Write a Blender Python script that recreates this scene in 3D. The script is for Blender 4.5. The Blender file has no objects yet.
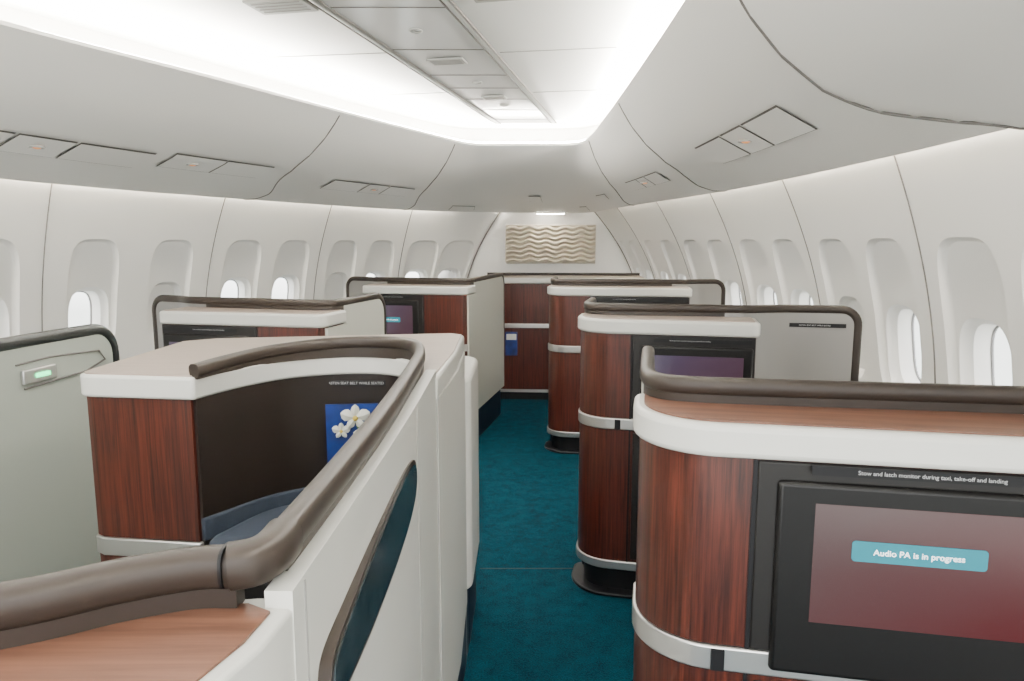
import bpy, bmesh, math
from mathutils import Vector, Matrix
D2R = math.pi/180

# ---------------------------------------------------------------- materials
def mat(name, col, rough=0.5, metal=0.0, spec=0.5, coat=0.0, noise=0.0, nscale=40, bump=0.0, emis=None, estr=0):
    m = bpy.data.materials.new(name); m.use_nodes = True
    nt = m.node_tree; b = nt.nodes['Principled BSDF']
    b.inputs['Roughness'].default_value = rough
    b.inputs['Metallic'].default_value = metal
    b.inputs['Specular IOR Level'].default_value = spec
    b.inputs['Coat Weight'].default_value = coat
    b.inputs['Base Color'].default_value = (*col, 1)
    if emis:
        b.inputs['Emission Color'].default_value = (*emis, 1); b.inputs['Emission Strength'].default_value = estr
    if noise > 0 or bump > 0:
        tc = nt.nodes.new('ShaderNodeTexCoord'); n = nt.nodes.new('ShaderNodeTexNoise')
        n.inputs['Scale'].default_value = nscale; n.inputs['Detail'].default_value = 4
        nt.links.new(tc.outputs['Object'], n.inputs['Vector'])
        if noise > 0:
            r = nt.nodes.new('ShaderNodeValToRGB')
            r.color_ramp.elements[0].position = .3; r.color_ramp.elements[1].position = .7
            r.color_ramp.elements[0].color = (*[c*(1-noise) for c in col], 1)
            r.color_ramp.elements[1].color = (*[min(1, c*(1+noise)) for c in col], 1)
            nt.links.new(n.outputs['Fac'], r.inputs['Fac']); nt.links.new(r.outputs['Color'], b.inputs['Base Color'])
        if bump > 0:
            bp = nt.nodes.new('ShaderNodeBump'); bp.inputs['Strength'].default_value = bump
            bp.inputs['Distance'].default_value = 0.004
            nt.links.new(n.outputs['Fac'], bp.inputs['Height']); nt.links.new(bp.outputs['Normal'], b.inputs['Normal'])
    return m

def wood(name, c1, c2, scale, rough=0.3, coat=.3, spec=.5):
    m = bpy.data.materials.new(name); m.use_nodes = True
    nt = m.node_tree; b = nt.nodes['Principled BSDF']
    tc = nt.nodes.new('ShaderNodeTexCoord'); mp = nt.nodes.new('ShaderNodeMapping')
    mp.inputs['Scale'].default_value = scale
    n = nt.nodes.new('ShaderNodeTexNoise'); n.inputs['Scale'].default_value = 1; n.inputs['Detail'].default_value = 6
    n.inputs['Roughness'].default_value = .7; n.inputs['Distortion'].default_value = .4
    r = nt.nodes.new('ShaderNodeValToRGB')
    r.color_ramp.elements[0].position = .34; r.color_ramp.elements[1].position = .66
    r.color_ramp.elements[0].color = (*c1, 1); r.color_ramp.elements[1].color = (*c2, 1)
    nt.links.new(tc.outputs['Object'], mp.inputs['Vector']); nt.links.new(mp.outputs['Vector'], n.inputs['Vector'])
    nt.links.new(n.outputs['Fac'], r.inputs['Fac']); nt.links.new(r.outputs['Color'], b.inputs['Base Color'])
    b.inputs['Roughness'].default_value = rough; b.inputs['Coat Weight'].default_value = coat
    b.inputs['Specular IOR Level'].default_value = spec
    b.inputs['Coat Roughness'].default_value = .12
    return m

M = {}
M['wood'] = wood('mahogany_veneer', (.009, .0018, .0012), (.082, .0165, .0085), (110, 110, 3), .36, .12, .35)
M['top'] = wood('counter_veneer', (.085, .036, .022), (.175, .080, .050), (3, 60, 60), .42, .05, .4)
M['toppale'] = wood('pale_counter_veneer', (.36, .28, .23), (.44, .355, .30), (3, 60, 60), .35, .15)
M['rim'] = mat('bronze_rim', (.024, .0175, .0135), .42, .1, .32)
M['rimdark'] = mat('dark_rim', (.012, .014, .014), .38, .1, .4)
M['white'] = mat('white_shell', (.66, .65, .60), .33, coat=.15)
M['cream'] = mat('cream_shell', (.53, .53, .47), .36, coat=.1)
M['beige'] = mat('silver_inner_shell', (.22, .21, .20), .38, .35)
M['green'] = mat('pale_sage_panel', (.37, .395, .35), .4)
M['metal'] = mat('brushed_metal', (.60, .59, .57), .30, .85)
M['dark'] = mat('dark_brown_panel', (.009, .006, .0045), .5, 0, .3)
M['frame'] = mat('monitor_bezel', (.004, .0037, .0037), .40, .0, .25)
M['bezel'] = mat('gunmetal_frame', (.012, .011, .0105), .42, .2, .3)
M['black'] = mat('black_plinth', (.004, .004, .005), .5, 0, .25)
M['navy'] = mat('navy_plinth', (.003, .009, .022), .5, 0, .3)
M['wall'] = mat('sidewall_plastic', (.87, .855, .815), .45)
M['soffit'] = mat('soffit_plastic', (.84, .825, .79), .40)
M['ceil'] = mat('ceiling_plastic', (.86, .86, .83), .35)
M['ceilc'] = mat('ceiling_centre_panel', (.66, .66, .65), .16)
M['seam'] = mat('panel_seam', (.13, .12, .11), .6)
M['softseam'] = mat('soft_panel_seam', (.30, .29, .27), .6)
M['gasket'] = mat('window_gasket', (.30, .30, .30), .6)
M['vent'] = mat('vent_grey', (.42, .42, .40), .5)
M['fabric'] = mat('seat_fabric', (.07, .075, .08), .85, noise=.2, nscale=120, bump=.3)
M['bluefab'] = mat('blue_fabric', (.004, .010, .022), .8, noise=.2, nscale=120)
M['teal'] = mat('teal_label', (.003, .09, .115), .45, emis=(.006, .27, .36), estr=.8)
M['text'] = mat('white_print', (.9, .9, .9), .5, emis=(1, 1, 1), estr=1.8)
M['dimtext'] = mat('grey_print', (.4, .4, .4), .5)
M['greenled'] = mat('green_led', (.02, .8, .25), .4, emis=(.05, 1, .35), estr=4)
M['amber'] = mat('reading_lamp_lens', (.6, .25, .08), .3, emis=(1, .32, .07), estr=1.0)
M['artcol'] = mat('sculpted_panel', (.60, .54, .44), .5)
M['petal'] = mat('orchid_petal', (.58, .58, .51), .5)
M['yellow'] = mat('orchid_centre', (.5, .36, .05), .5)
M['stem'] = mat('orchid_stem', (.10, .2, .04), .5)
M['bluecard'] = mat('blue_card', (.004, .022, .14), .35, noise=.7, nscale=9)
M['glass'] = mat('smoked_glass', (.022, .030, .034), .12, noise=.8, nscale=22)

# carpet
cm = bpy.data.materials.new('teal_carpet'); cm.use_nodes = True
nt = cm.node_tree; b = nt.nodes['Principled BSDF']; b.inputs['Roughness'].default_value = .95
b.inputs['Specular IOR Level'].default_value = .08
tc = nt.nodes.new('ShaderNodeTexCoord')
n1 = nt.nodes.new('ShaderNodeTexNoise'); n1.inputs['Scale'].default_value = 170; n1.inputs['Detail'].default_value = 3
n2 = nt.nodes.new('ShaderNodeTexNoise'); n2.inputs['Scale'].default_value = 11; n2.inputs['Detail'].default_value = 9; n2.inputs['Roughness'].default_value = .78
r = nt.nodes.new('ShaderNodeValToRGB')
r.color_ramp.elements[0].position = .40; r.color_ramp.elements[1].position = .62
r.color_ramp.elements[0].color = (.000, .0075, .014, 1); r.color_ramp.elements[1].color = (.001, .040, .062, 1)
mx = nt.nodes.new('ShaderNodeMath'); mx.operation = 'ADD'
mh = nt.nodes.new('ShaderNodeMath'); mh.operation = 'MULTIPLY'; mh.inputs[1].default_value = .5
nt.links.new(tc.outputs['Object'], n1.inputs['Vector']); nt.links.new(tc.outputs['Object'], n2.inputs['Vector'])
nt.links.new(n1.outputs['Fac'], mx.inputs[0]); nt.links.new(n2.outputs['Fac'], mx.inputs[1])
nt.links.new(mx.outputs[0], mh.inputs[0]); nt.links.new(mh.outputs[0], r.inputs['Fac'])
nt.links.new(r.outputs['Color'], b.inputs['Base Color'])
bp = nt.nodes.new('ShaderNodeBump'); bp.inputs['Strength'].default_value = .8; bp.inputs['Distance'].default_value = .005
nt.links.new(n1.outputs['Fac'], bp.inputs['Height']); nt.links.new(bp.outputs['Normal'], b.inputs['Normal'])
M['carpet'] = cm

def screen_mat(name, c0, c1, c2):
    m = bpy.data.materials.new(name); m.use_nodes = True
    nt = m.node_tree; b = nt.nodes['Principled BSDF']
    tc = nt.nodes.new('ShaderNodeTexCoord')
    sp = nt.nodes.new('ShaderNodeSeparateXYZ')
    nt.links.new(tc.outputs['Generated'], sp.inputs[0])
    r = nt.nodes.new('ShaderNodeValToRGB'); e = r.color_ramp.elements
    e[0].position = 0; e[0].color = (*c0, 1); e[1].position = 1; e[1].color = (*c2, 1)
    k = r.color_ramp.elements.new(.45); k.color = (*c1, 1)
    n = nt.nodes.new('ShaderNodeTexNoise'); n.inputs['Scale'].default_value = 1.4
    nt.links.new(tc.outputs['Generated'], n.inputs['Vector'])
    a = nt.nodes.new('ShaderNodeMath'); a.operation = 'MULTIPLY_ADD'; a.inputs[1].default_value = .5; a.inputs[2].default_value = -.25
    nt.links.new(n.outputs['Fac'], a.inputs[0])
    s = nt.nodes.new('ShaderNodeMath'); s.operation = 'ADD'
    nt.links.new(a.outputs[0], s.inputs[0]); nt.links.new(sp.outputs['X'], s.inputs[1])
    s2 = nt.nodes.new('ShaderNodeMath'); s2.operation = 'MULTIPLY_ADD'; s2.inputs[1].default_value = -.5
    nt.links.new(sp.outputs['Z'], s2.inputs[0]); nt.links.new(s.outputs[0], s2.inputs[2])
    s3 = nt.nodes.new('ShaderNodeMath'); s3.operation = 'ADD'; s3.inputs[1].default_value = .3
    nt.links.new(s2.outputs[0], s3.inputs[0])
    nt.links.new(s3.outputs[0], r.inputs['Fac'])
    nt.links.new(r.outputs['Color'], b.inputs['Emission Color']); b.inputs['Emission Strength'].default_value = 1.0
    b.inputs['Base Color'].default_value = (.01, .007, .007, 1); b.inputs['Roughness'].default_value = .2
    return m
M['screen'] = screen_mat('monitor_picture', (.125, .068, .068), (.125, .038, .040), (.125, .007, .010))
M['screen2'] = screen_mat('monitor_picture_purple', (.07, .05, .10), (.08, .045, .08), (.07, .03, .05))

def emat(name, col, s):
    m = bpy.data.materials.new(name); m.use_nodes = True
    nt = m.node_tree; nt.nodes.clear()
    e = nt.nodes.new('ShaderNodeEmission'); o = nt.nodes.new('ShaderNodeOutputMaterial')
    e.inputs[0].default_value = (*col, 1); e.inputs[1].default_value = s
    nt.links.new(e.outputs[0], o.inputs[0]); return m
M['cove'] = emat('cove_light_tube', (1, .955, .86), 320)
M['wash'] = emat('sidewall_wash_light', (1, .91, .75), 130)
gm = bpy.data.materials.new('window_acrylic'); gm.use_nodes = True
nt = gm.node_tree; nt.nodes.clear()
t = nt.nodes.new('ShaderNodeBsdfTransparent'); g = nt.nodes.new('ShaderNodeBsdfGlossy'); g.inputs['Roughness'].default_value = .05
x = nt.nodes.new('ShaderNodeMixShader'); x.inputs[0].default_value = .06; o = nt.nodes.new('ShaderNodeOutputMaterial')
nt.links.new(t.outputs[0], x.inputs[1]); nt.links.new(g.outputs[0], x.inputs[2]); nt.links.new(x.outputs[0], o.inputs[0])
M['pane'] = gm

# ---------------------------------------------------------------- helpers
def empty(name, loc=(0, 0, 0), rz=0):
    e = bpy.data.objects.new(name, None); e.location = loc; e.rotation_euler = (0, 0, rz*D2R)
    e.empty_display_size = .1
    bpy.context.collection.objects.link(e); return e

def mesh(name, vs, fs, m, parent=None, smooth=False, recalc=True, bev=0, ang=35):
    me = bpy.data.meshes.new(name); me.from_pydata([tuple(v) for v in vs], [], fs)
    if recalc:
        bm = bmesh.new(); bm.from_mesh(me); bmesh.ops.remove_doubles(bm, verts=bm.verts, dist=1e-5)
        bmesh.ops.recalc_face_normals(bm, faces=bm.faces); bm.to_mesh(me); bm.free()
    o = bpy.data.objects.new(name, me); bpy.context.collection.objects.link(o)
    me.materials.append(m)
    if bev:
        md = o.modifiers.new('bevel', 'BEVEL'); md.width = bev; md.segments = 3; md.limit_method = 'ANGLE'
        md.angle_limit = 40*D2R
    if smooth or bev:
        for p in me.polygons: p.use_smooth = True
        try: me.set_sharp_from_angle(angle=ang*D2R)
        except Exception: pass
    if parent: o.parent = parent
    return o

def cr(pts, a):
    n = len(pts); i = max(0, min(n-2, int(math.floor(a)))); t = a-i
    p1 = Vector(pts[i]); p2 = Vector(pts[i+1])
    p0 = Vector(pts[i-1]) if i > 0 else p1*2-p2
    p3 = Vector(pts[i+2]) if i+2 < n else p2*2-p1
    return .5*((2*p1)+(p2-p0)*t+(2*p0-5*p1+4*p2-p3)*t*t+(3*p1-p0-3*p2+p3)*t*t*t)

def smoothpath(pts, n=8):
    out = []
    for i in range(len(pts)-1):
        for j in range(n): out.append(cr(pts, i+j/n))
    out.append(Vector(pts[-1])); return out

def roundpoly(cs, seg=8):
    out = []; n = len(cs)
    for i in range(n):
        p = Vector(cs[i][:2]); r = cs[i][2]
        if r <= 0: out.append(p); continue
        a = (Vector(cs[i-1][:2])-p).normalized(); b = (Vector(cs[(i+1) % n][:2])-p).normalized()
        ang = a.angle(b); d = r/math.tan(ang/2)
        p1 = p+a*d; p2 = p+b*d; c = p+(a+b).normalized()*(r/math.sin(ang/2))
        v1 = p1-c; v2 = p2-c
        a1 = math.atan2(v1.y, v1.x); a2 = math.atan2(v2.y, v2.x); dd = (a2-a1+math.pi) % (2*math.pi)-math.pi
        for k in range(seg+1):
            q = a1+dd*k/seg; out.append(c+Vector((math.cos(q), math.sin(q)))*r)
    return out

def prism(name, poly, z0, z1, m, parent=None, bev=0, mir=1):
    n = len(poly)
    vs = [(mir*p[0], p[1], z0) for p in poly]+[(mir*p[0], p[1], z1) for p in poly]
    fs = [tuple(range(n)), tuple(range(n, 2*n))]+[(i, (i+1) % n, n+(i+1) % n, n+i) for i in range(n)]
    return mesh(name, vs, fs, m, parent, smooth=True, bev=bev)

def box(name, x0, x1, y0, y1, z0, z1, m, parent=None, bev=0, mir=1):
    return prism(name, [(x0, y0), (x1, y0), (x1, y1), (x0, y1)], z0, z1, m, parent, bev, mir)

def offs(poly, d):
    n = len(poly); A = sum(poly[i][0]*poly[(i+1) % n][1]-poly[(i+1) % n][0]*poly[i][1] for i in range(n))
    s = 1 if A > 0 else -1; out = []
    for i in range(n):
        a = Vector(poly[i-1]); b = Vector(poly[i]); c = Vector(poly[(i+1) % n])
        t1 = (b-a); t2 = (c-b)
        if t1.length < 1e-6: t1 = t2
        if t2.length < 1e-6: t2 = t1
        t1.normalize(); t2.normalize()
        n1 = Vector((t1.y, -t1.x))*s; n2 = Vector((t2.y, -t2.x))*s
        nn = (n1+n2); L = nn.length
        nn = nn/L if L > 1e-6 else n1
        out.append(b+nn*d/max(.5, nn.dot(n1)))
    return out

def ribbon(name, path, z0, z1, th, m, parent=None, mir=1, bev=0, zt=None):
    n = len(path); vs = []; fs = []
    for i, p in enumerate(path):
        a = path[max(0, i-1)]; b = path[min(n-1, i+1)]; t = Vector((b[0]-a[0], b[1]-a[1])).normalized()
        nn = Vector((t.y, -t.x))*th/2; top = zt[i] if zt else z1
        for q, z in ((+1, z0), (+1, top), (-1, top), (-1, z0)):
            vs.append((mir*(p[0]+q*nn.x), p[1]+q*nn.y, z))
    for i in range(n-1):
        for k in range(4):
            fs.append((4*i+k, 4*i+(k+1) % 4, 4*i+4+(k+1) % 4, 4*i+4+k))
    fs.append((0, 1, 2, 3)); fs.append((4*n-4, 4*n-3, 4*n-2, 4*n-1))
    return mesh(name, vs, fs, m, parent, smooth=True, bev=bev)

def sweep(name, path, w, h, m, parent=None, mir=1, e=2.8, seg=16):
    P = [Vector((mir*p[0], p[1], p[2])) for p in path]
    Q = [P[0]]
    for p in P[1:]:
        if (p-Q[-1]).length > 1e-5: Q.append(p)
    P = Q; n = len(P); vs = []; fs = []
    Ts = [(P[min(n-1, i+1)]-P[max(0, i-1)]).normalized() for i in range(n)]
    i0 = min(range(n), key=lambda i: abs(Ts[i].z))
    S_ = [None]*n; S_[i0] = Ts[i0].cross(Vector((0, 0, 1))).normalized()
    def step(a, b):
        s = Ts[a].rotation_difference(Ts[b]) @ S_[a]; s = s-Ts[b]*s.dot(Ts[b]); S_[b] = s.normalized()
    for i in range(i0, n-1): step(i, i+1)
    for i in range(i0, 0, -1): step(i, i-1)
    for i in range(n):
        side = S_[i]; up = side.cross(Ts[i])
        for k in range(seg):
            q = 2*math.pi*k/seg; c = math.cos(q); s = math.sin(q)
            xx = math.copysign(abs(c)**(2/e), c)*w/2; yy = math.copysign(abs(s)**(2/e), s)*h/2
            vs.append(P[i]+side*xx+up*yy)
    for i in range(n-1):
        for k in range(seg):
            fs.append((i*seg+k, i*seg+(k+1) % seg, (i+1)*seg+(k+1) % seg, (i+1)*seg+k))
    fs.append(tuple(range(seg))); fs.append(tuple(range((n-1)*seg, n*seg)))
    return mesh(name, vs, fs, m, parent, smooth=True, ang=60)

def tube(name, path, r, m, parent=None):
    return sweep(name, path, 2*r, 2*r, m, parent, e=2, seg=8)

def text(name, s, size, m, parent, loc, rot):
    c = bpy.data.curves.new(name, 'FONT'); c.body = s; c.size = size; c.align_x = 'CENTER'; c.align_y = 'CENTER'
    c.extrude = .0004
    o = bpy.data.objects.new(name, c); bpy.context.collection.objects.link(o); c.materials.append(m)
    o.location = loc; o.rotation_euler = rot; o.parent = parent; return o

# ---------------------------------------------------------------- room shell
LR = [(1.45, -1.6), (1.50, -.4), (1.56, .8), (1.62, 2.0), (1.64, 3.12), (1.60, 4.3), (1.47, 5.4), (1.27, 6.45), (1.08, 7.6), (.95, 8.6)]
BR = [(1.75, -1.6), (1.80, -.4), (1.86, .8), (1.90, 2.0), (1.93, 3.12), (1.95, 4.3), (1.85, 5.4), (1.72, 6.45), (1.62, 7.6), (1.56, 8.6)]
LL = [(-3.2, -1.6), (-3.25, .2), (-3.15, 1.7), (-3.03, 3.1), (-2.85, 4.45), (-2.33, 5.85), (-1.75, 7.0), (-1.1, 8.0), (-.1, 8.6)]
BL = [(-3.4, -1.6), (-3.4, .2), (-3.32, 1.7), (-3.18, 3.1), (-3.02, 4.45), (-2.60, 5.88), (-2.0, 7.0), (-1.33, 8.0), (-.6, 8.6)]
ZT = 2.02
def fz(z):
    if z > .8: return ((z-.8)/(ZT-.8))**1.8
    return .12*((.8-z)/.8)**2
def WP(B, L, a, z):
    b = cr(B, a); l = cr(L, a); p = b+(l-b)*fz(z); return Vector((p.x, p.y, z))
def WN(B, L, a, z, sgn):
    e = .01
    t = WP(B, L, min(len(B)-1, a+e), z)-WP(B, L, max(0, a-e), z); u = WP(B, L, a, z+e)-WP(B, L, a, z-e)
    n = t.cross(u).normalized()
    return n if n.x*sgn > 0 else -n     # outward
N = 48
wcount = 0
Z0, Z1 = .78, 1.68
WZ = 1.065
SHADED = {(-1, 4, .5), (-1, 6, 0), (1, 4, .5), (-1, 2, .5)}
def build_wall(nm, B, L, sgn):
    global wcount
    vs = []; fs = []
    def add(p): vs.append(p); return len(vs)-1
    nseg = len(B)-1
    xs = []
    for k in range(N//8, 3*N//8+1):
        th = 2*math.pi*k/N; xs.append(-math.cos(th)/math.sin(th))
    aa = []
    for i in range(nseg):
        for h in (0, .5):
            ac = i+h+.25
            for xv in xs[:-1]: aa.append(ac+.25*xv)
    aa.append(nseg)
    for zs in ([0, .1, .25, .4, .55, .7, Z0], [Z1, 1.74, 1.80, 1.86, 1.91, 1.96, ZT]):
        idx = [[add(WP(B, L, a, z)) for z in zs] for a in aa]
        for i in range(len(aa)-1):
            for j in range(len(zs)-1): fs.append((idx[i][j], idx[i+1][j], idx[i+1][j+1], idx[i][j+1]))
    panes = []
    for i in range(nseg):
        for h in (0, .5):
            ac = i+h+.25
            awc = i+(.27 if h == 0 else .73)
            sp = (WP(B, L, ac+.01, 1.2)-WP(B, L, ac-.01, 1.2)).length/.02
            zc = (Z0+Z1)/2; hz = (Z1-Z0)/2
            def loop(cxa, cz, hw, hh, dep, e, grow=0):
                ids = []
                for k in range(N):
                    th = 2*math.pi*k/N; c = math.cos(th); s = math.sin(th)
                    X = math.copysign(abs(c)**(2/e), c)*hw/sp; Zv = math.copysign(abs(s)**(2/e), s)*hh
                    a = cxa+X; z = cz+Zv
                    ids.append(add(WP(B, L, a, z)+WN(B, L, a, z, sgn)*dep))
                return ids
            L0 = []
            for k in range(N):
                th = 2*math.pi*k/N; c = math.cos(th); s = math.sin(th); q = max(abs(c), abs(s))
                L0.append(add(WP(B, L, ac+.25*c/q, zc+hz*s/q)))
            hw = min(.21, .25*sp*.88)
            h2 = min(.168, hw-.030)
            loops = [L0, loop(awc, 1.225, hw, .395, 0, 4), loop(awc, 1.225, hw-.006, .389, .010, 4), loop(awc, 1.225, hw-.014, .381, .020, 4), loop(awc, 1.225, hw-.024, .371, .026, 4)]
            for q in (.25, .5, .75):
                loops.append(loop(awc, 1.225+(WZ-1.225)*q, (hw-.024)*(1-q)+h2*q, .371*(1-q)+.222*q, .028, 4-q))
            loops += [loop(awc, WZ, h2, .222, .030, 3), loop(awc, WZ, min(.160, hw-.037), .214, .048, 3),
                     loop(awc, WZ, min(.138, hw-.047), .192, .070, 3), loop(awc, WZ, min(.125, hw-.055), .178, .14, 3)]
            for A_, B_ in zip(loops[:-1], loops[1:]):
                for k in range(N): fs.append((A_[k], A_[(k+1) % N], B_[(k+1) % N], B_[k]))
            panes.append(([vs[k].copy() for k in loops[-1]], [vs[k].copy() for k in loops[-2]], (sgn, i, h) in SHADED))
    w = mesh(nm, vs, fs, M['wall'], smooth=True, ang=22)
    for pl, sh, shaded in panes:
        wcount += 1
        o = mesh('window_%d' % wcount, pl, [tuple(range(len(pl)))], M['pane'])
        tube('window_gasket', pl+pl[:2], .007, M['gasket'], o)
        if shaded: mesh('window_shade', sh, [tuple(range(len(sh)))], M['wall'], o)
    return w
wr = build_wall('wall_right', BR, LR, 1)
wl = build_wall('wall_left', BL, LL, -1)
for B, L, side in ((BR, LR, wr), (BL, LL, wl)):
    for i in range(1, len(B)-1):
        sg = 1 if side is wr else -1
        pth = [WP(B, L, i, .1+(ZT-.1)*k/24)-WN(B, L, i, .1+(ZT-.1)*k/24, sg)*.0005 for k in range(25)]
        tube('panel_joint_%d' % i, pth, .004, M['seam'], side)
wf = mesh('wall_front', [(-.95, 8.6, 0), (1.75, 8.6, 0), (1.75, 8.6, 2.1), (-.95, 8.6, 2.1), (-.95, 8.66, 0), (1.75, 8.66, 0), (1.75, 8.66, 2.1), (-.95, 8.66, 2.1)],
     [(0, 1, 2, 3), (4, 5, 6, 7), (0, 1, 5, 4), (2, 3, 7, 6), (0, 3, 7, 4), (1, 2, 6, 5)], M['wall'])
arch = [WP(BL, LL, 8, z) for z in [0.9+.1*k for k in range(12)]]
tube('arch_trim_a', [Vector((p.x, 8.59, p.z)) for p in arch], .008, M['seam'], wf)
arch = [WP(BR, LR, 9, z) for z in [0.9+.1*k for k in range(12)]]
tube('arch_trim_b', [Vector((p.x, 8.59, p.z)) for p in arch], .008, M['seam'], wf)
fl = box('floor', -3.5, 2.1, -1.6, 8.66, -.05, 0, M['carpet'])
box('carpet_joint', -.16, .6, 3.27, 3.276, 0, .0015, M['black'], fl)

# soffit / overhead bins
OUT = LR+[(.42, 8.6)]+LL[::-1]
INN = [(.50, -1.6), (.52, -.6), (.54, .5), (.555, 1.6), (.585, 2.7), (.60, 3.8), (.605, 4.8), (.60, 5.6), (.555, 5.98), (.40, 6.06),
       (.12, 6.07), (-.17, 6.06), (-.36, 6.00), (-.62, 5.50), (-1.0, 4.7), (-1.48, 3.65), (-1.91, 2.75), (-2.3, 1.7), (-2.42, .2), (-2.45, -1.6)]
K = len(OUT)-1
PR = [(.018, 2.02), (.025, 1.985), (.05, 1.958), (.10, 1.944), (.2, 1.945), (.34, 1.968), (.5, 2.015), (.66, 2.08), (.8, 2.17), (.9, 2.265), (.965, 2.35), (1.0, 2.405)]
def zprof(t):
    for (a, b), (c, d) in zip(PR[:-1], PR[1:]):
        if t <= c: return b+(d-b)*(t-a)/(c-a)
    return PR[-1][1]
def kstep(t):
    return 3.08+.36/(1+math.exp(-(t-.4)*12))
def SP(k, t, off=0):
    o = cr(OUT, k); i = cr(INN, k); p = o+(i-o)*t
    z = zprof(t)
    if .03 < t < .99 and k < 6:
        q = max(0, min(1, (kstep(t)+.03-k)/.06)); q = q*q*(3-2*q)
        z -= .03*q*min(1, (t-.03)/.05, (.99-t)/.05)
    v = Vector((p.x, p.y, z))
    if off:
        e = .02
        a = SP(min(K, k+e), t)-SP(max(0, k-e), t); b_ = SP(k, min(1, t+e))-SP(k, max(.05, t-e))
        n = a.cross(b_).normalized()
        if n.z > 0: n = -n
        v = v+n*off
    return v
kk = []
j = 0.0
while j < K+1e-6:
    kk.append(j); j += .015 if 2.98 <= j < 3.6 else .125
if kk[-1] < K: kk.append(K)
ts = [t for t, z in PR]; ts2 = []
for a, b_ in zip(ts[:-1], ts[1:]): ts2 += [a, (a+b_)/2]
ts2.append(1.0)
vs = []; fs = []
for k in kk:
    for t in ts2: vs.append(SP(k, t))
    o = cr(OUT, k); i = cr(INN, k); d = (o-i).normalized()
    q = i+d*.03; vs.append((q.x, q.y, 2.43)); q = i+d*.30; vs.append((q.x, q.y, 2.42)); q = i+d*.42; vs.append((q.x, q.y, 2.62))
S = len(ts2)+3
for j in range(len(kk)-1):
    for a in range(S-1): fs.append((j*S+a, j*S+a+1, (j+1)*S+a+1, (j+1)*S+a))
bins = mesh('overhead_bins', vs, fs, M['soffit'], smooth=True, recalc=False, ang=50)
def strip(name, f0, f1, m, ks, parent=None):
    vs = []; fs = []
    for j, k in enumerate(ks): vs += [f0(k), f1(k)]
    for j in range(len(ks)-1): fs.append((2*j, 2*j+1, 2*j+3, 2*j+2))
    return mesh(name, vs, fs, m, parent, recalc=False)
ks = [j/6 for j in range(K*6+1)]
def cove(off, z):
    def f(k):
        o = cr(OUT, k); i = cr(INN, k); d = (o-i).normalized(); q = i+d*off; return (q.x, q.y, z)
    return f
strip('cove_light', cove(.10, 2.45), cove(.18, 2.45), M['cove'], ks, bins)
def washf(t, z):
    def f(k):
        o = cr(OUT, k); i = cr(INN, k); q = o+(i-o).normalized()*t; return (q.x, q.y, z)
    return f
strip('sidewall_wash_light', washf(.0, 2.015), washf(.022, 2.015), M['wash'], ks, bins)
def cx(y): return -1.2+.22*y
vs = []; fs = []; ys = [-1.6+.25*j for j in range(34)]
def xat(side, y):
    best = None
    rng = range(0, 80) if side > 0 else range(100, K*10+1)
    for j in rng:
        p = cove(.42, 0)(j/10)
        if best is None or abs(p[1]-y) < best[0]: best = (abs(p[1]-y), p[0])
    return best[1]
for y in ys:
    yy = min(y, 6.55); vs += [(xat(-1, yy)-.05, yy, 2.60), (xat(1, yy)+.1, yy, 2.60)]
for j in range(len(ys)-1): fs.append((2*j, 2*j+1, 2*j+3, 2*j+2))
ceil = mesh('ceiling', vs, fs, M['ceil'], recalc=False)
def cpt(y, dx, z): return (cx(y)+dx, y, z)
def hw(y): return .27-.012*(y-2.9)
vs = []; fs = []; ys2 = [-1.6+.4*j for j in range(20)]
for y in ys2: vs += [cpt(y, -hw(y), 2.575), cpt(y, hw(y), 2.575)]
for j in range(len(ys2)-1): fs.append((2*j, 2*j+1, 2*j+3, 2*j+2))
mesh('centre_panel', vs, fs, M['ceilc'], ceil, recalc=False)
for s in (-1, 1):
    for q, mm, wd in ((0, 'vent', .03), (.022, 'seam', .005), (-.022, 'seam', .005)):
        sweep('ceiling_rail', [cpt(y, s*(hw(y)+q), 2.572) for y in ys2], wd, .012, M[mm], ceil, seg=8)
for y in (.3, 1.7, 2.6, 3.1, 3.75, 4.3, 4.65, 5.0, 5.4, 5.8):
    sweep('panel_joint', [cpt(y, -hw(y), 2.575), cpt(y, hw(y), 2.575)], .008, .006, M['seam'], ceil, seg=8)
for y in (1.2, 2.75, 3.9, 4.9):
    sweep('panel_joint', [cpt(y+.1, -1.4+.1*y, 2.599), cpt(y, -hw(y)-.02, 2.599)], .006, .004, M['softseam'], ceil, seg=8)
    sweep('panel_joint', [cpt(y, hw(y)+.02, 2.599), cpt(y-.1, 1.1-.05*y, 2.599)], .006, .004, M['softseam'], ceil, seg=8)
def vent(x, y, w, d, z):
    e = empty('ceiling_vent', (x, y, z), -12); e.parent = ceil
    box('frame', -w/2, w/2, -d/2, d/2, -.010, .0, M['vent'], e, bev=.003)
    for k in range(4):
        yy = -d/2+d*(k+1)/5
        box('slot_%d' % k, -w*.42, w*.42, yy-.004, yy+.004, -.012, -.009, M['softseam'], e)
vent(-.98, 3.14, .26, .17, 2.598); vent(-.02-.33, 3.95, .20, .12, 2.57); vent(-.07, 2.99, .2, .16, 2.597); vent(-.12, 4.9, .16, .10, 2.57)
for y in (2.3, 3.42, 4.48, 5.2):
    x_, y_, z_ = cpt(y, .0, 2.574)
    ringp = [(x_+.028*math.cos(q*math.pi/8), y_+.028*math.sin(q*math.pi/8), z_-.002) for q in range(18)]
    tube('downlight_ring', [Vector(p) for p in ringp], .005, M['vent'], ceil)
    prism('downlight_lens', [(x_+.024*math.cos(q*math.pi/8), y_+.024*math.sin(q*math.pi/8)) for q in range(16)], z_-.003, z_, M['ceil'], ceil)

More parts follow.
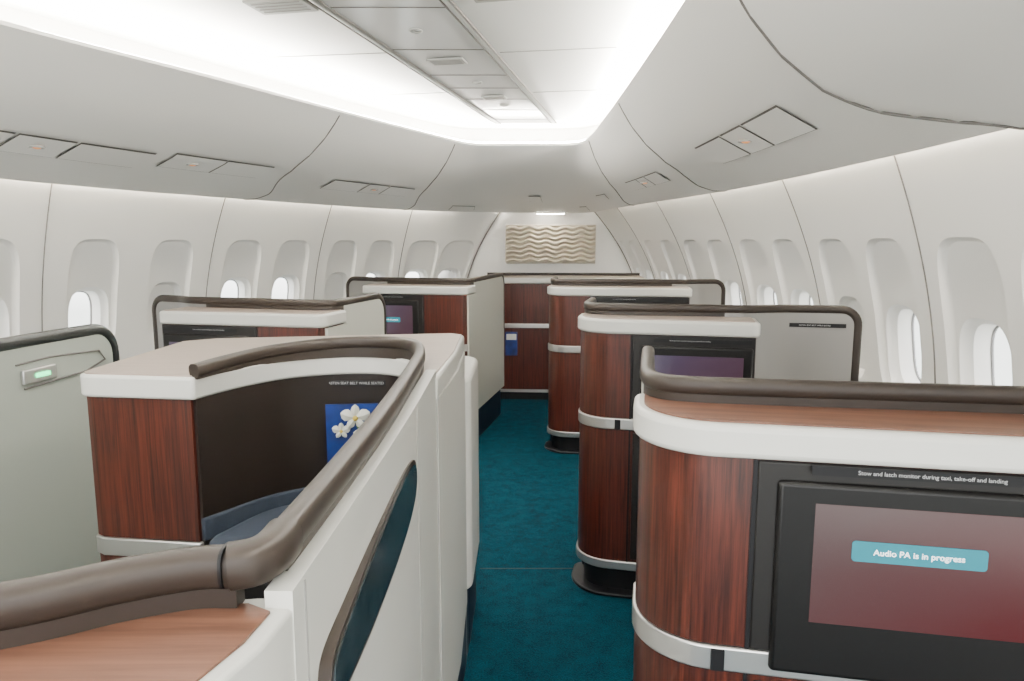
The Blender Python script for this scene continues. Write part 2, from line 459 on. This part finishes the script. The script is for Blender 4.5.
for i, k in enumerate((1.6, None, 5.45, 7.2, 12.3, 14.05, 16.2, 17.8)):
    p = []
    for j in range(30):
        t = .03+.96*j/29; s = 1/(1+math.exp(-(t-.45)*14))
        if k is None: p.append(SP(kstep(t)-.03, t)+Vector((0, 0, -.001)))
        else: p.append(SP(k+(1 if k > 10 else -1)*.22*(s-.5), t, .0005))
    tube('bin_joint_%d' % i, p, .0042 if k else .005, M['seam'], bins)
def patch(name, k0, k1, t0, t1, off, m, parent):
    vs = []; fs = []; n = 8
    for a in range(n+1):
        for b_ in range(n+1): vs.append(SP(k0+(k1-k0)*a/n, t0+(t1-t0)*b_/n, off))
    for a in range(n):
        for b_ in range(n): fs.append((a*(n+1)+b_, a*(n+1)+b_+1, (a+1)*(n+1)+b_+1, (a+1)*(n+1)+b_))
    return mesh(name, vs, fs, m, parent, smooth=True, recalc=False)
def psu(k0, k1, t0, t1, parts=((0, .36), (.38, .62), (.64, 1))):
    e = empty('passenger_service_panel'); e.parent = bins
    for i, (a, b_) in enumerate(parts):
        A = k0+(k1-k0)*a; B_ = k0+(k1-k0)*b_; g = .004*(1 if B_ > A else -1)
        patch('gap_%d' % i, A-g, B_+g, t0-.006, t1+.006, .006, M['seam'], e)
        patch('cover_%d' % i, A, B_, t0, t1, .009, M['soffit'], e)
        if i == 1:
            c = SP((A+B_)/2, (t0+t1)/2, .010)
            bm = bmesh.new(); bmesh.ops.create_uvsphere(bm, u_segments=16, v_segments=8, radius=.02)
            for v in bm.verts: v.co.z *= .45; v.co += c
            me = bpy.data.meshes.new('lamp'); bm.to_mesh(me); bm.free(); me.materials.append(M['amber'])
            for p_ in me.polygons: p_.use_smooth = True
            o_ = bpy.data.objects.new('reading_lamp', me); bpy.context.collection.objects.link(o_); o_.parent = e
            tube('lamp_ring', [c+Vector((.03*math.cos(q*math.pi/8), .03*math.sin(q*math.pi/8), 0)) for q in range(17)], .006, M['vent'], e)
psu(3.75, 4.75, .50, .66); psu(5.7, 6.6, .5, .62); psu(7.6, 8.0, .45, .55, ((0, 1),)); psu(9.9, 10.2, .5, .6, ((0, 1),))
psu(8.8, 9.05, .25, .38, ((0, 1),)); psu(11.4, 11.7, .25, .38, ((0, 1),))
psu(12.6, 13.7, .52, .64); psu(15.0, 16.1, .52, .66); psu(14.3, 14.9, .56, .68, ((0, .5), (.52, 1)))

# ---------------------------------------------------------------- suites
def seat(parent, x, y, mir=1, w=.58):
    e = empty('recliner_seat'); e.parent = parent; e.location = (mir*x, y, 0)
    box('pedestal', -w/2+.05, w/2-.05, 0.02, .5, 0, .3, M['black'], e)
    box('cushion', -w/2, w/2, .05, .58, .3, .46, M['fabric'], e, bev=.05)
    vs = []; prof = [(.0, .40), (-.03, .8), (-.06, 1.1), (-.04, 1.17), (.04, 1.15), (.06, 1.08), (.12, .7), (.16, .42)]
    n = len(prof)
    for sx in (-w/2+.02, w/2-.02):
        for py, pz in prof: vs.append((sx, py, pz))
    fs = [tuple(range(n)), tuple(range(n, 2*n))]+[(i, (i+1) % n, n+(i+1) % n, n+i) for i in range(n)]
    mesh('backrest', vs, fs, M['fabric'], e, bev=.03)
    box('headrest', -.17, .17, .05, .12, .92, 1.12, M['fabric'], e, bev=.03)
    for s in (-1, 1): box('armrest', s*(w/2+.05)-.05, s*(w/2+.05)+.05, .05, .6, 0, .62, M['beige'], e, bev=.02)

def drop_path(p, z, drop_r, zend):
    out = [Vector((q[0], q[1], z)) for q in p]
    d = (Vector(p[-1][:2])-Vector(p[-2][:2])).normalized(); e = Vector(p[-1][:2])
    for k in range(1, 9):
        a = k/8*math.pi/2
        q = e+d*drop_r*math.sin(a); out.append(Vector((q.x, q.y, z-drop_r*(1-math.cos(a)))))
    q = e+d*drop_r; zz = z-drop_r
    if zend < zz-.01:
        for k in range(1, 5): out.append(Vector((q.x, q.y, zz+(zend-zz)*k/4)))
    return out

def rounded_wall(name, p, z0, z, drop_r, th, m, parent, mir):
    d = (Vector(p[-1][:2])-Vector(p[-2][:2])).normalized(); e = Vector(p[-1][:2])
    pts = [Vector(q[:2]) for q in p]; zt = [z]*len(pts)
    for k in range(1, 9):
        a = k/8*math.pi/2*.97
        pts.append(e+d*drop_r*math.sin(a)); zt.append(z-drop_r*(1-math.cos(a)))
    ribbon(name, pts, z0, z, th, m, parent, mir, zt=zt)

def suite(loc, rz, mir, W, woodw, wing, sidelen, monz=(.86, 1.19), label=False, plinth=True, cr_=.15, scr=None):
    e = empty('airplane_suite', (loc[0], loc[1], 0), rz)
    Dp = .24
    fp = roundpoly([(0, 0, cr_), (W, 0, .02), (W, Dp, 0), (0, Dp, .02)], 12)
    if plinth:
        prism('step_plinth', offs(fp, .028), 0, .016, M['black'], e, bev=.006, mir=mir)
    prism('toe_kick', offs(fp, -.03), 0, .13, M['black'], e, mir=mir)
    prism('base_strip', offs(fp, .008), .125, .165, M['metal'], e, bev=.004, mir=mir)
    prism('lower_wood_cabinet', fp, .165, .775, M['wood'], e, mir=mir)
    prism('metal_band', offs(fp, .006), .778, .828, M['metal'], e, bev=.004, mir=mir)
    prism('upper_wood_cabinet', fp, .83, 1.205, M['wood'], e, mir=mir)
    prism('counter_edge', offs(fp, .014), 1.205, 1.268, M['white'], e, bev=.012, mir=mir)
    prism('counter_top', offs(fp, -.008), 1.262, 1.2715, M['top'] if label else M['toppale'], e, mir=mir)
    box('band_latch', woodw-.07, woodw-.045, -.012, .01, .782, .824, M['black'], e, mir=mir)
    x0, x1 = woodw, W
    box('shadow_gap', x0-.008, x0, -.003, .02, .165, 1.203, M['black'], e, mir=mir)
    box('monitor_surround', x0, x1-.004, -.006, .03, .83, 1.203, M['bezel'], e, bev=.004, mir=mir)
    box('monitor_bezel', x0+.035, x1-.012, -.018, .0, monz[0]-.012, monz[1]-.03, M['frame'], e, bev=.010, mir=mir)
    sx0, sx1, sz0, sz1 = scr if scr else (x0+.08, x1-.05, monz[0]+.04, monz[1]-.07)
    box('monitor_screen', sx0, sx1, -.0195, -.015, sz0, sz1, M['screen'] if label else M['screen2'], e, mir=mir)
    box('lower_drawer', x0+.01, x1-.01, -.008, .02, .18, .765, M['bezel'], e, bev=.004, mir=mir)
    cxs = (sx0+sx1)/2 if not label else sx0+.175
    lw = .075 if not label else .110
    zc = (sz0+sz1)/2 if not label else sz1-.083
    prism('message_label', roundpoly([(cxs-lw, zc-.019, .006), (cxs+lw, zc-.019, .006), (cxs+lw, zc+.019, .006), (cxs-lw, zc+.019, .006)], 4), -.001, .001, M['teal'], e)
    lb = [c for c in e.children if c.name.startswith('message_label')][-1]
    for v in lb.data.vertices:
        x_, y_, z_ = v.co; v.co = (mir*x_, -.0205+z_, y_)
    text('message_text', 'Audio PA is in progress', .0155 if label else .012, M['text'], e, (mir*cxs, -.0222, zc), (90*D2R, 0, 0))
    box('notice_strip', x0+.09, min(x1-.02, x0+.60), -.0195, -.0175, monz[1]-.014, monz[1]+.004, M['black'], e, mir=mir)
    text('notice_text', 'Stow and latch monitor during taxi, take-off and landing', .0105 if label else .0075, M['dimtext'], e, (mir*(x0+(.285 if label else .24)), -.0205, monz[1]-.005), (90*D2R, 0, 0))
    pl = [(.012, sidelen), (.012, Dp+.14), (.014, Dp+.02), (.035, .19), (.10, .165), (.25, .165), (W*.6, .185), (W-.12, .195)]
    pw = smoothpath(pl, 6)
    big = wing > .15
    body = smoothpath([(W-.12, .195), (W-.02, .20), (W+.08, .25), (W+.18, .275), (W+max(.2, wing-.07), .28)], 6) if big else [Vector((W-.12, .195)), Vector((W+.02, .195))]
    full = pw+body[1:]
    dr = .07 if big else .03
    tr = .10 if mir < 0 else .035
    rim = drop_path(full, 1.305, dr, .70 if big else 1.27)
    tip = drop_path(full[::-1], 1.305, tr, .8 if mir < 0 else 1.2)[len(full):]
    sweep('rim', tip[::-1]+rim, .034, .038, M['rim'], e, mir)
    ribbon('shell_upper', pw, 1.262, 1.295, .022, M['rim'], e, mir)
    side = [p for p in pw if p[1] >= Dp-.005 and p[0] < .05]
    rounded_wall('shell_side', side[::-1], .25, 1.29, tr, .024, M['cream'], e, mir)
    if mir < 0:
        ribbon('shell_side_front', [(-.004, Dp+.02), (-.004, .03)], .17, 1.20, .016, M['cream'], e, mir)
    ribbon('side_plinth', [(.02, sidelen-.01), (.02, Dp)], 0, .25, .02, M['navy'], e, mir)
    ribbon('back_shell', [(.03, Dp+.015), (W, Dp+.015)], .02, 1.262, .02, M['beige'], e, mir)
    if big:
        rounded_wall('wing_shell', body, .02, 1.30, dr, .022, M['beige'], e, mir)
        if wing > .3:
            box('wing_label', W+.14, W+wing-.05, .262, .266, 1.225, 1.243, M['black'], e, mir=mir)
            text('wing_text', 'FASTEN SEAT BELT WHILE SEATED', .0085, M['dimtext'], e, (mir*(W+wing/2+.045), .261, 1.234), (90*D2R, 0, 0))
    seat(e, W*.55+.05, .38, mir)
    return e

# right side
suite((.240, 1.29), -11.3, 1, 1.22, .218, .0, .58, monz=(.808, 1.200), label=True, scr=(.318, .83, .905, 1.133), plinth=False)
suite((.285, 3.06), -13, 1, .755, .245, .45, .50)
suite((.262, 5.22), -9, 1, 1.04, .33, .27, .55)
# left side
suite((-.88, 3.22), -12, -1, .85, .34, .24, .66, plinth=False, cr_=.04)
suite((-.345, 5.25), -12, -1, .82, .34, .24, 1.2, plinth=False, cr_=.04)

# left aft window suite : aisle side partition seen over the centre suite
e = empty('airplane_suite', (0, 0, 0))
pw = smoothpath([(-1.60, -.2), (-1.57, .6), (-1.53, 1.4), (-1.48, 2.0), (-1.43, 2.36)], 6)
rounded_wall('door_panel', pw, .25, 1.30, .09, .03, M['green'], e, 1)
ribbon('side_plinth', pw, 0, .25, .02, M['navy'], e)
sweep('rim', drop_path(pw, 1.305, .09, .5), .042, .040, M['rimdark'], e)
sweep('panel_groove', [(-1.462, 2.03, 1.24), (-1.445, 2.16, 1.245), (-1.41, 2.36, 1.235), (-1.408, 2.39, 1.20), (-1.42, 2.30, 1.175), (-1.455, 2.05, 1.165)], .006, .006, M['seam'], e, seg=8)
ribbon('latch_plate', [(-1.452, 2.04), (-1.438, 2.17)], 1.178, 1.222, .012, M['metal'], e, bev=.004)
ribbon('latch_light', [(-1.444, 2.085), (-1.436, 2.135)], 1.194, 1.206, .014, M['greenled'], e)
seat(e, -2.1, .9)

# ---------------------------------------------------------------- centre suite
e = empty('airplane_suite', (0, 0, 0))
XS = -.205
wallp = smoothpath([(XS-.008, .60), (XS, .9), (XS+.005, 1.3), (XS+.003, 1.72)], 8)
ribbon('aisle_shell', wallp, .25, 1.285, .026, M['white'], e)
ribbon('aisle_plinth', [(XS-.01, .3), (XS, 1.7), (XS+.02, 2.5), (XS+.03, 3.0)], 0, .25, .02, M['navy'], e)
cove_ = smoothpath([(-.79, 1.70), (-.74, 1.83), (-.65, 1.97), (-.52, 2.04), (-.39, 2.04), (-.30, 1.96), (-.255, 1.80), (-.235, 1.70)], 6)
back = [(-.185, 1.70), (-.168, 2.1), (-.172, 2.50), (-.22, 2.54), (-1.02, 2.40), (-1.11, 2.33)]
foot = [Vector((-1.11, 1.80)), Vector((-1.105, 1.76)), Vector((-1.09, 1.743)), Vector((-1.06, 1.735))]+cove_+[Vector(q) for q in back]
prism('counter_edge', foot, 1.21, 1.268, M['white'], e, bev=.008)
prism('counter_top', offs(foot, -.01), 1.262, 1.2715, M['toppale'], e)
woodp = [(-1.10, 1.80), (-1.095, 1.765), (-1.07, 1.748), (-.805, 1.715), (-.74, 1.87), (-1.08, 1.95)]
prism('wood_cabinet_upper', woodp, .835, 1.21, M['wood'], e)
prism('metal_band', offs(woodp, .006), .785, .833, M['metal'], e, bev=.004)
prism('wood_cabinet_lower', woodp, .16, .785, M['wood'], e)
prism('toe_kick', offs(woodp, -.01), 0, .16, M['black'], e)
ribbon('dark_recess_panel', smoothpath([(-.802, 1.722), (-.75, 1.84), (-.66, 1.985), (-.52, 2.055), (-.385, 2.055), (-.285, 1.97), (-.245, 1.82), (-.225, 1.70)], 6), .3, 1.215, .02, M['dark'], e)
ribbon('console_side', [(-.195, 1.71), (-.175, 2.1), (-.180, 2.49)], .25, 1.21, .02, M['white'], e)
ribbon('console_back', [(-.18, 2.5), (-.22, 2.53), (-1.02, 2.39), (-1.10, 2.32), (-1.10, 1.82)], .02, 1.21, .02, M['cream'], e)
rp = [(-.79, 1.71, 1.283), (-.755, 1.82, 1.288), (-.675, 1.955, 1.296), (-.53, 2.045, 1.304), (-.39, 2.045, 1.308), (-.285, 1.97, 1.31), (-.243, 1.82, 1.31), (-.228, 1.6, 1.31), (-.218, 1.2, 1.31), (-.220, .9, 1.31), (-.225, .68, 1.31), (-.227, .64, 1.31)]
sweep('rim', smoothpath(rp, 6), .030, .036, M['rim'], e)
ribbon('rim_riser', [Vector(p[:2]) for p in smoothpath(rp, 6)], 1.262, 1.30, .020, M['rim'], e)
sweep('rim_joint', smoothpath([(-.227, .665, 1.308), (-.228, .635, 1.308), (-.237, .612, 1.308), (-.258, .604, 1.307)], 4), .037, .042, M['rim'], e)
for a_, b_ in (((-.227, .669), (-.227, .666)), ((-.259, .604), (-.262, .604))):
    sweep('joint_gap', [(a_[0], a_[1], 1.308), (b_[0], b_[1], 1.308)], .0345, .0395, M['black'], e)
rp2 = [(-.250, .606, 1.306), (-.29, .604, 1.305), (-.345, .582, 1.304), (-.41, .545, 1.303), (-.52, .505, 1.302), (-.7, .475, 1.302), (-1.0, .465, 1.302)]
sweep('rim_rear', smoothpath(rp2, 6), .032, .038, M['rim'], e)
ribbon('rim_rear_riser', [Vector(p[:2]) for p in smoothpath(rp2, 6)], 1.262, 1.30, .020, M['rim'], e)
nf = [(-.201, .60), (-.208, .54), (-.230, .47), (-.27, .40), (-.33, .345), (-.42, .31), (-.6, .29), (-1.0, .28), (-1.02, .475), (-.7, .485), (-.52, .515), (-.415, .555), (-.35, .592), (-.29, .615), (-.24, .622), (-.201, .622)]
nf = [Vector(q) for q in nf]
prism('near_cabinet', nf, .15, 1.268, M['white'], e, bev=.005)
prism('near_counter_top', offs(nf[:-1], -.016), 1.262, 1.2705, M['top'], e)
prism('near_toe', offs(nf, -.03), 0, .15, M['navy'], e)
def insert(name, outl, x, th, m):
    vs = [(x, y, z) for y, z in outl]+[(x+th, y, z) for y, z in outl]; n = len(outl)
    fs = [tuple(range(n)), tuple(range(n, 2*n))]+[(i, (i+1) % n, n+(i+1) % n, n+i) for i in range(n)]
    return mesh(name, vs, fs, m, e, smooth=True, ang=30)
ctrl = [(.655, 1.145), (.675, 1.176), (.76, 1.188), (.9, 1.199), (1.08, 1.206), (1.2, 1.205), (1.28, 1.192), (1.308, 1.160), (1.285, 1.118), (1.2, 1.095), (1.05, 1.087), (.88, 1.092), (.76, 1.102), (.675, 1.114), (.655, 1.145)]
go = smoothpath(ctrl, 5)[:-1]
insert('insert_frame', go, XS+.006, .0145, M['rim'])
gi = [(q.x, q.y) for q in offs(go, -.009)]
insert('smoked_glass_insert', gi, XS+.0065, .016, M['glass'])
for y, zt_, xo in ((.632, 1.28, .0072), (1.34, 1.28, .0190), (1.71, 1.25, .0190)):
    box('shell_joint', XS+xo-.01, XS+xo, y-.0012, y+.0012, .25, zt_, M['softseam'], e)
prism('forward_shell', roundpoly([(-.95, 2.56, .02), (-.155, 2.56, .05), (-.145, 3.1, .12), (-.85, 3.15, .1)], 8), .25, 1.10, M['white'], e, bev=.02)
prism('forward_shell_plinth', roundpoly([(-.93, 2.58, .02), (-.17, 2.58, .05), (-.16, 3.08, .12), (-.84, 3.13, .1)], 8), 0, .25, M['navy'], e)
ot = roundpoly([(-.78, 1.55, .06), (-.27, 1.55, .06), (-.28, 1.9, .1), (-.64, 1.92, .1)], 6)
prism('ottoman_shelf', ot, .30, .82, M['frame'], e, bev=.02)
prism('ottoman_cushion', offs(ot, -.02), .82, .90, M['bluefab'], e, bev=.03)
ribbon('ottoman_rail', smoothpath([(-.75, 1.62), (-.62, 1.80), (-.45, 1.88), (-.29, 1.86)], 6), .88, .935, .015, M['bluefab'], e, bev=.004)
seat(e, -.66, .72)
box('notice_plate', -.60, -.33, 2.040, 2.043, 1.178, 1.193, M['black'], e)
text('notice_text', 'FASTEN SEAT BELT WHILE SEATED', .011, M['dimtext'], e, (-.465, 2.0385, 1.1855), (90*D2R, 0, 0))

c = empty('orchid_card', (-.465, 1.985, 0), 6)
box('card', -.075, .075, 0, .004, .93, 1.135, M['bluecard'], c)
sweep('stem', [(-.02, -.006, .94), (.0, -.012, 1.0), (.02, -.014, 1.06), (.005, -.012, 1.10)], .004, .004, M['stem'], c, seg=6)
def orchid(x, y, z, r):
    vs = []; fs = []
    for k, (ang, L, wd) in enumerate([(90, 1, .33), (162, 1.15, .48), (18, 1.15, .48), (234, 1.0, .30), (306, 1.0, .30)]):
        a = ang*D2R; u = Vector((math.cos(a), 0, math.sin(a))); v = Vector((-math.sin(a), 0, math.cos(a))); b0 = len(vs)
        for t, ww in ((0, .1), (.3, .7), (.6, 1), (.85, .7), (1, .1)):
            for s in (-1, 0, 1): vs.append(Vector((x, y, z))+u*L*r*t+v*s*ww*wd*r+Vector((0, -.12*r*math.sin(t*3)-(.15*r if s == 0 else 0), 0)))
        for j in range(4):
            for s in range(2): fs.append((b0+3*j+s, b0+3*j+s+1, b0+3*j+s+4, b0+3*j+s+3))
    mesh('orchid_petals', vs, fs, M['petal'], c, smooth=True)
    bm = bmesh.new(); bmesh.ops.create_uvsphere(bm, u_segments=10, v_segments=6, radius=r*.22)
    for v in bm.verts: v.co += Vector((x, y-.12*r, z-.05*r))
    me = bpy.data.meshes.new('c'); bm.to_mesh(me); bm.free(); me.materials.append(M['yellow'])
    o = bpy.data.objects.new('orchid_centre', me); bpy.context.collection.objects.link(o); o.parent = c
orchid(.012, -.020, 1.10, .038); orchid(.035, -.018, 1.045, .028); orchid(-.03, -.014, 1.06, .024)

# ---------------------------------------------------------------- forward storage cabinet
e = empty('storage_cabinet', (-.30, 7.05, 0), -4)
fp = roundpoly([(0, 0, .04), (1.62, 0, .04), (1.62, .55, 0), (0, .55, 0)], 6)
prism('toe_kick', offs(fp, -.02), 0, .08, M['black'], e)
prism('wood_body', fp, .08, 1.19, M['wood'], e)
prism('metal_band', offs(fp, .005), .74, .785, M['metal'], e, bev=.004)
prism('counter_edge', offs(fp, .02), 1.19, 1.245, M['white'], e, bev=.012)
prism('counter_top', offs(fp, -.005), 1.243, 1.249, M['toppale'], e)
for x in (.30, .42, .80, 1.2): box('door_gap', x-.003, x+.003, -.002, .01, .08, 1.19, M['black'], e)
box('base_strip', .02, 1.6, -.004, .01, .08, .11, M['metal'], e)
sweep('rim', [(.0, .5, 1.262), (.8, .5, 1.262), (1.62, .5, 1.262)], .03, .03, M['rim'], e)
mg = empty('magazine'); mg.parent = e; mg.location = (.235, -.002, 0)
box('cover', -.0, .12, -.008, .0, .46, .70, M['bluecard'], mg); box('title_block', .01, .11, -.010, -.0075, .62, .68, M['petal'], mg)

# wall art : wavy sculpted panel
e = empty('wall_art_panel', (.47, 8.585, 1.575))
W_, H_ = 1.08, .44
sweep('frame', [(-W_/2, 0, -H_/2), (-W_/2, 0, H_/2), (W_/2, 0, H_/2), (W_/2, 0, -H_/2), (-W_/2, 0, -H_/2)], .02, .03, M['artcol'], e, seg=8)
vs = []; fs = []; nx, nz = 90, 140
for i in range(nx+1):
    for j in range(nz+1):
        x = -W_/2+W_*i/nx; z = -H_/2+H_*j/nz
        ph = (z+.014*math.sin(x*30)+.008*math.sin(x*11+1))*2*math.pi/.055
        vs.append((x, -.006-.045*abs(math.sin(ph/2)), z))
for i in range(nx):
    for j in range(nz): fs.append((i*(nz+1)+j, (i+1)*(nz+1)+j, (i+1)*(nz+1)+j+1, i*(nz+1)+j+1))
mesh('wavy_relief', vs, fs, M['artcol'], e, smooth=True, ang=180)

e = empty('bulkhead_lamp', (.45, 8.3, 1.94)); e.parent = bins
box('housing', -.18, .18, -.03, .03, -.012, .01, M['vent'], e, bev=.004)
box('lens', -.16, .16, -.02, .02, -.016, -.010, M['wash'], e)

# ---------------------------------------------------------------- lights
def area(name, loc, rot, sx, sy, p, col=(1, .96, .9)):
    l = bpy.data.lights.new(name, 'AREA'); l.shape = 'RECTANGLE'; l.size = sx; l.size_y = sy; l.energy = p; l.color = col
    o = bpy.data.objects.new(name, l); bpy.context.collection.objects.link(o); o.location = loc; o.rotation_euler = rot; return o
area('cabin_fill_light', (-.9, .6, 2.54), (0, 0, -12*D2R), 1.2, 2.4, 40)  # added fill light to even out the cabin, not a real ceiling fixture
area('cabin_fill_light', (-.2, 4.3, 2.56), (0, 0, -12*D2R), .8, 2.4, 35)  # second added fill below the centre panel, no lamp exists here

w = bpy.data.worlds.new('daylight'); bpy.context.scene.world = w; w.use_nodes = True
nt = w.node_tree; bg = nt.nodes['Background']
tc = nt.nodes.new('ShaderNodeTexCoord'); sp = nt.nodes.new('ShaderNodeSeparateXYZ'); r = nt.nodes.new('ShaderNodeValToRGB')
mr = nt.nodes.new('ShaderNodeMapRange'); mr.inputs[1].default_value = -.3; mr.inputs[2].default_value = .3
r.color_ramp.elements[0].position = .36; r.color_ramp.elements[0].color = (.42, .44, .42, 1)
r.color_ramp.elements[1].position = .50; r.color_ramp.elements[1].color = (1, 1, 1, 1)
nt.links.new(tc.outputs['Generated'], sp.inputs[0]); nt.links.new(sp.outputs['Z'], mr.inputs[0])
nt.links.new(mr.outputs[0], r.inputs['Fac']); nt.links.new(r.outputs['Color'], bg.inputs['Color'])
bg.inputs['Strength'].default_value = 9.0

# ---------------------------------------------------------------- camera
cd = bpy.data.cameras.new('camera'); cam = bpy.data.objects.new('camera', cd); bpy.context.collection.objects.link(cam)
cd.sensor_width = 36; cd.lens = 700/1024*36; cd.clip_start = .02
cam.location = (0, 0, 1.6); cam.rotation_euler = (82*D2R, 0, 0)
bpy.context.scene.camera = cam
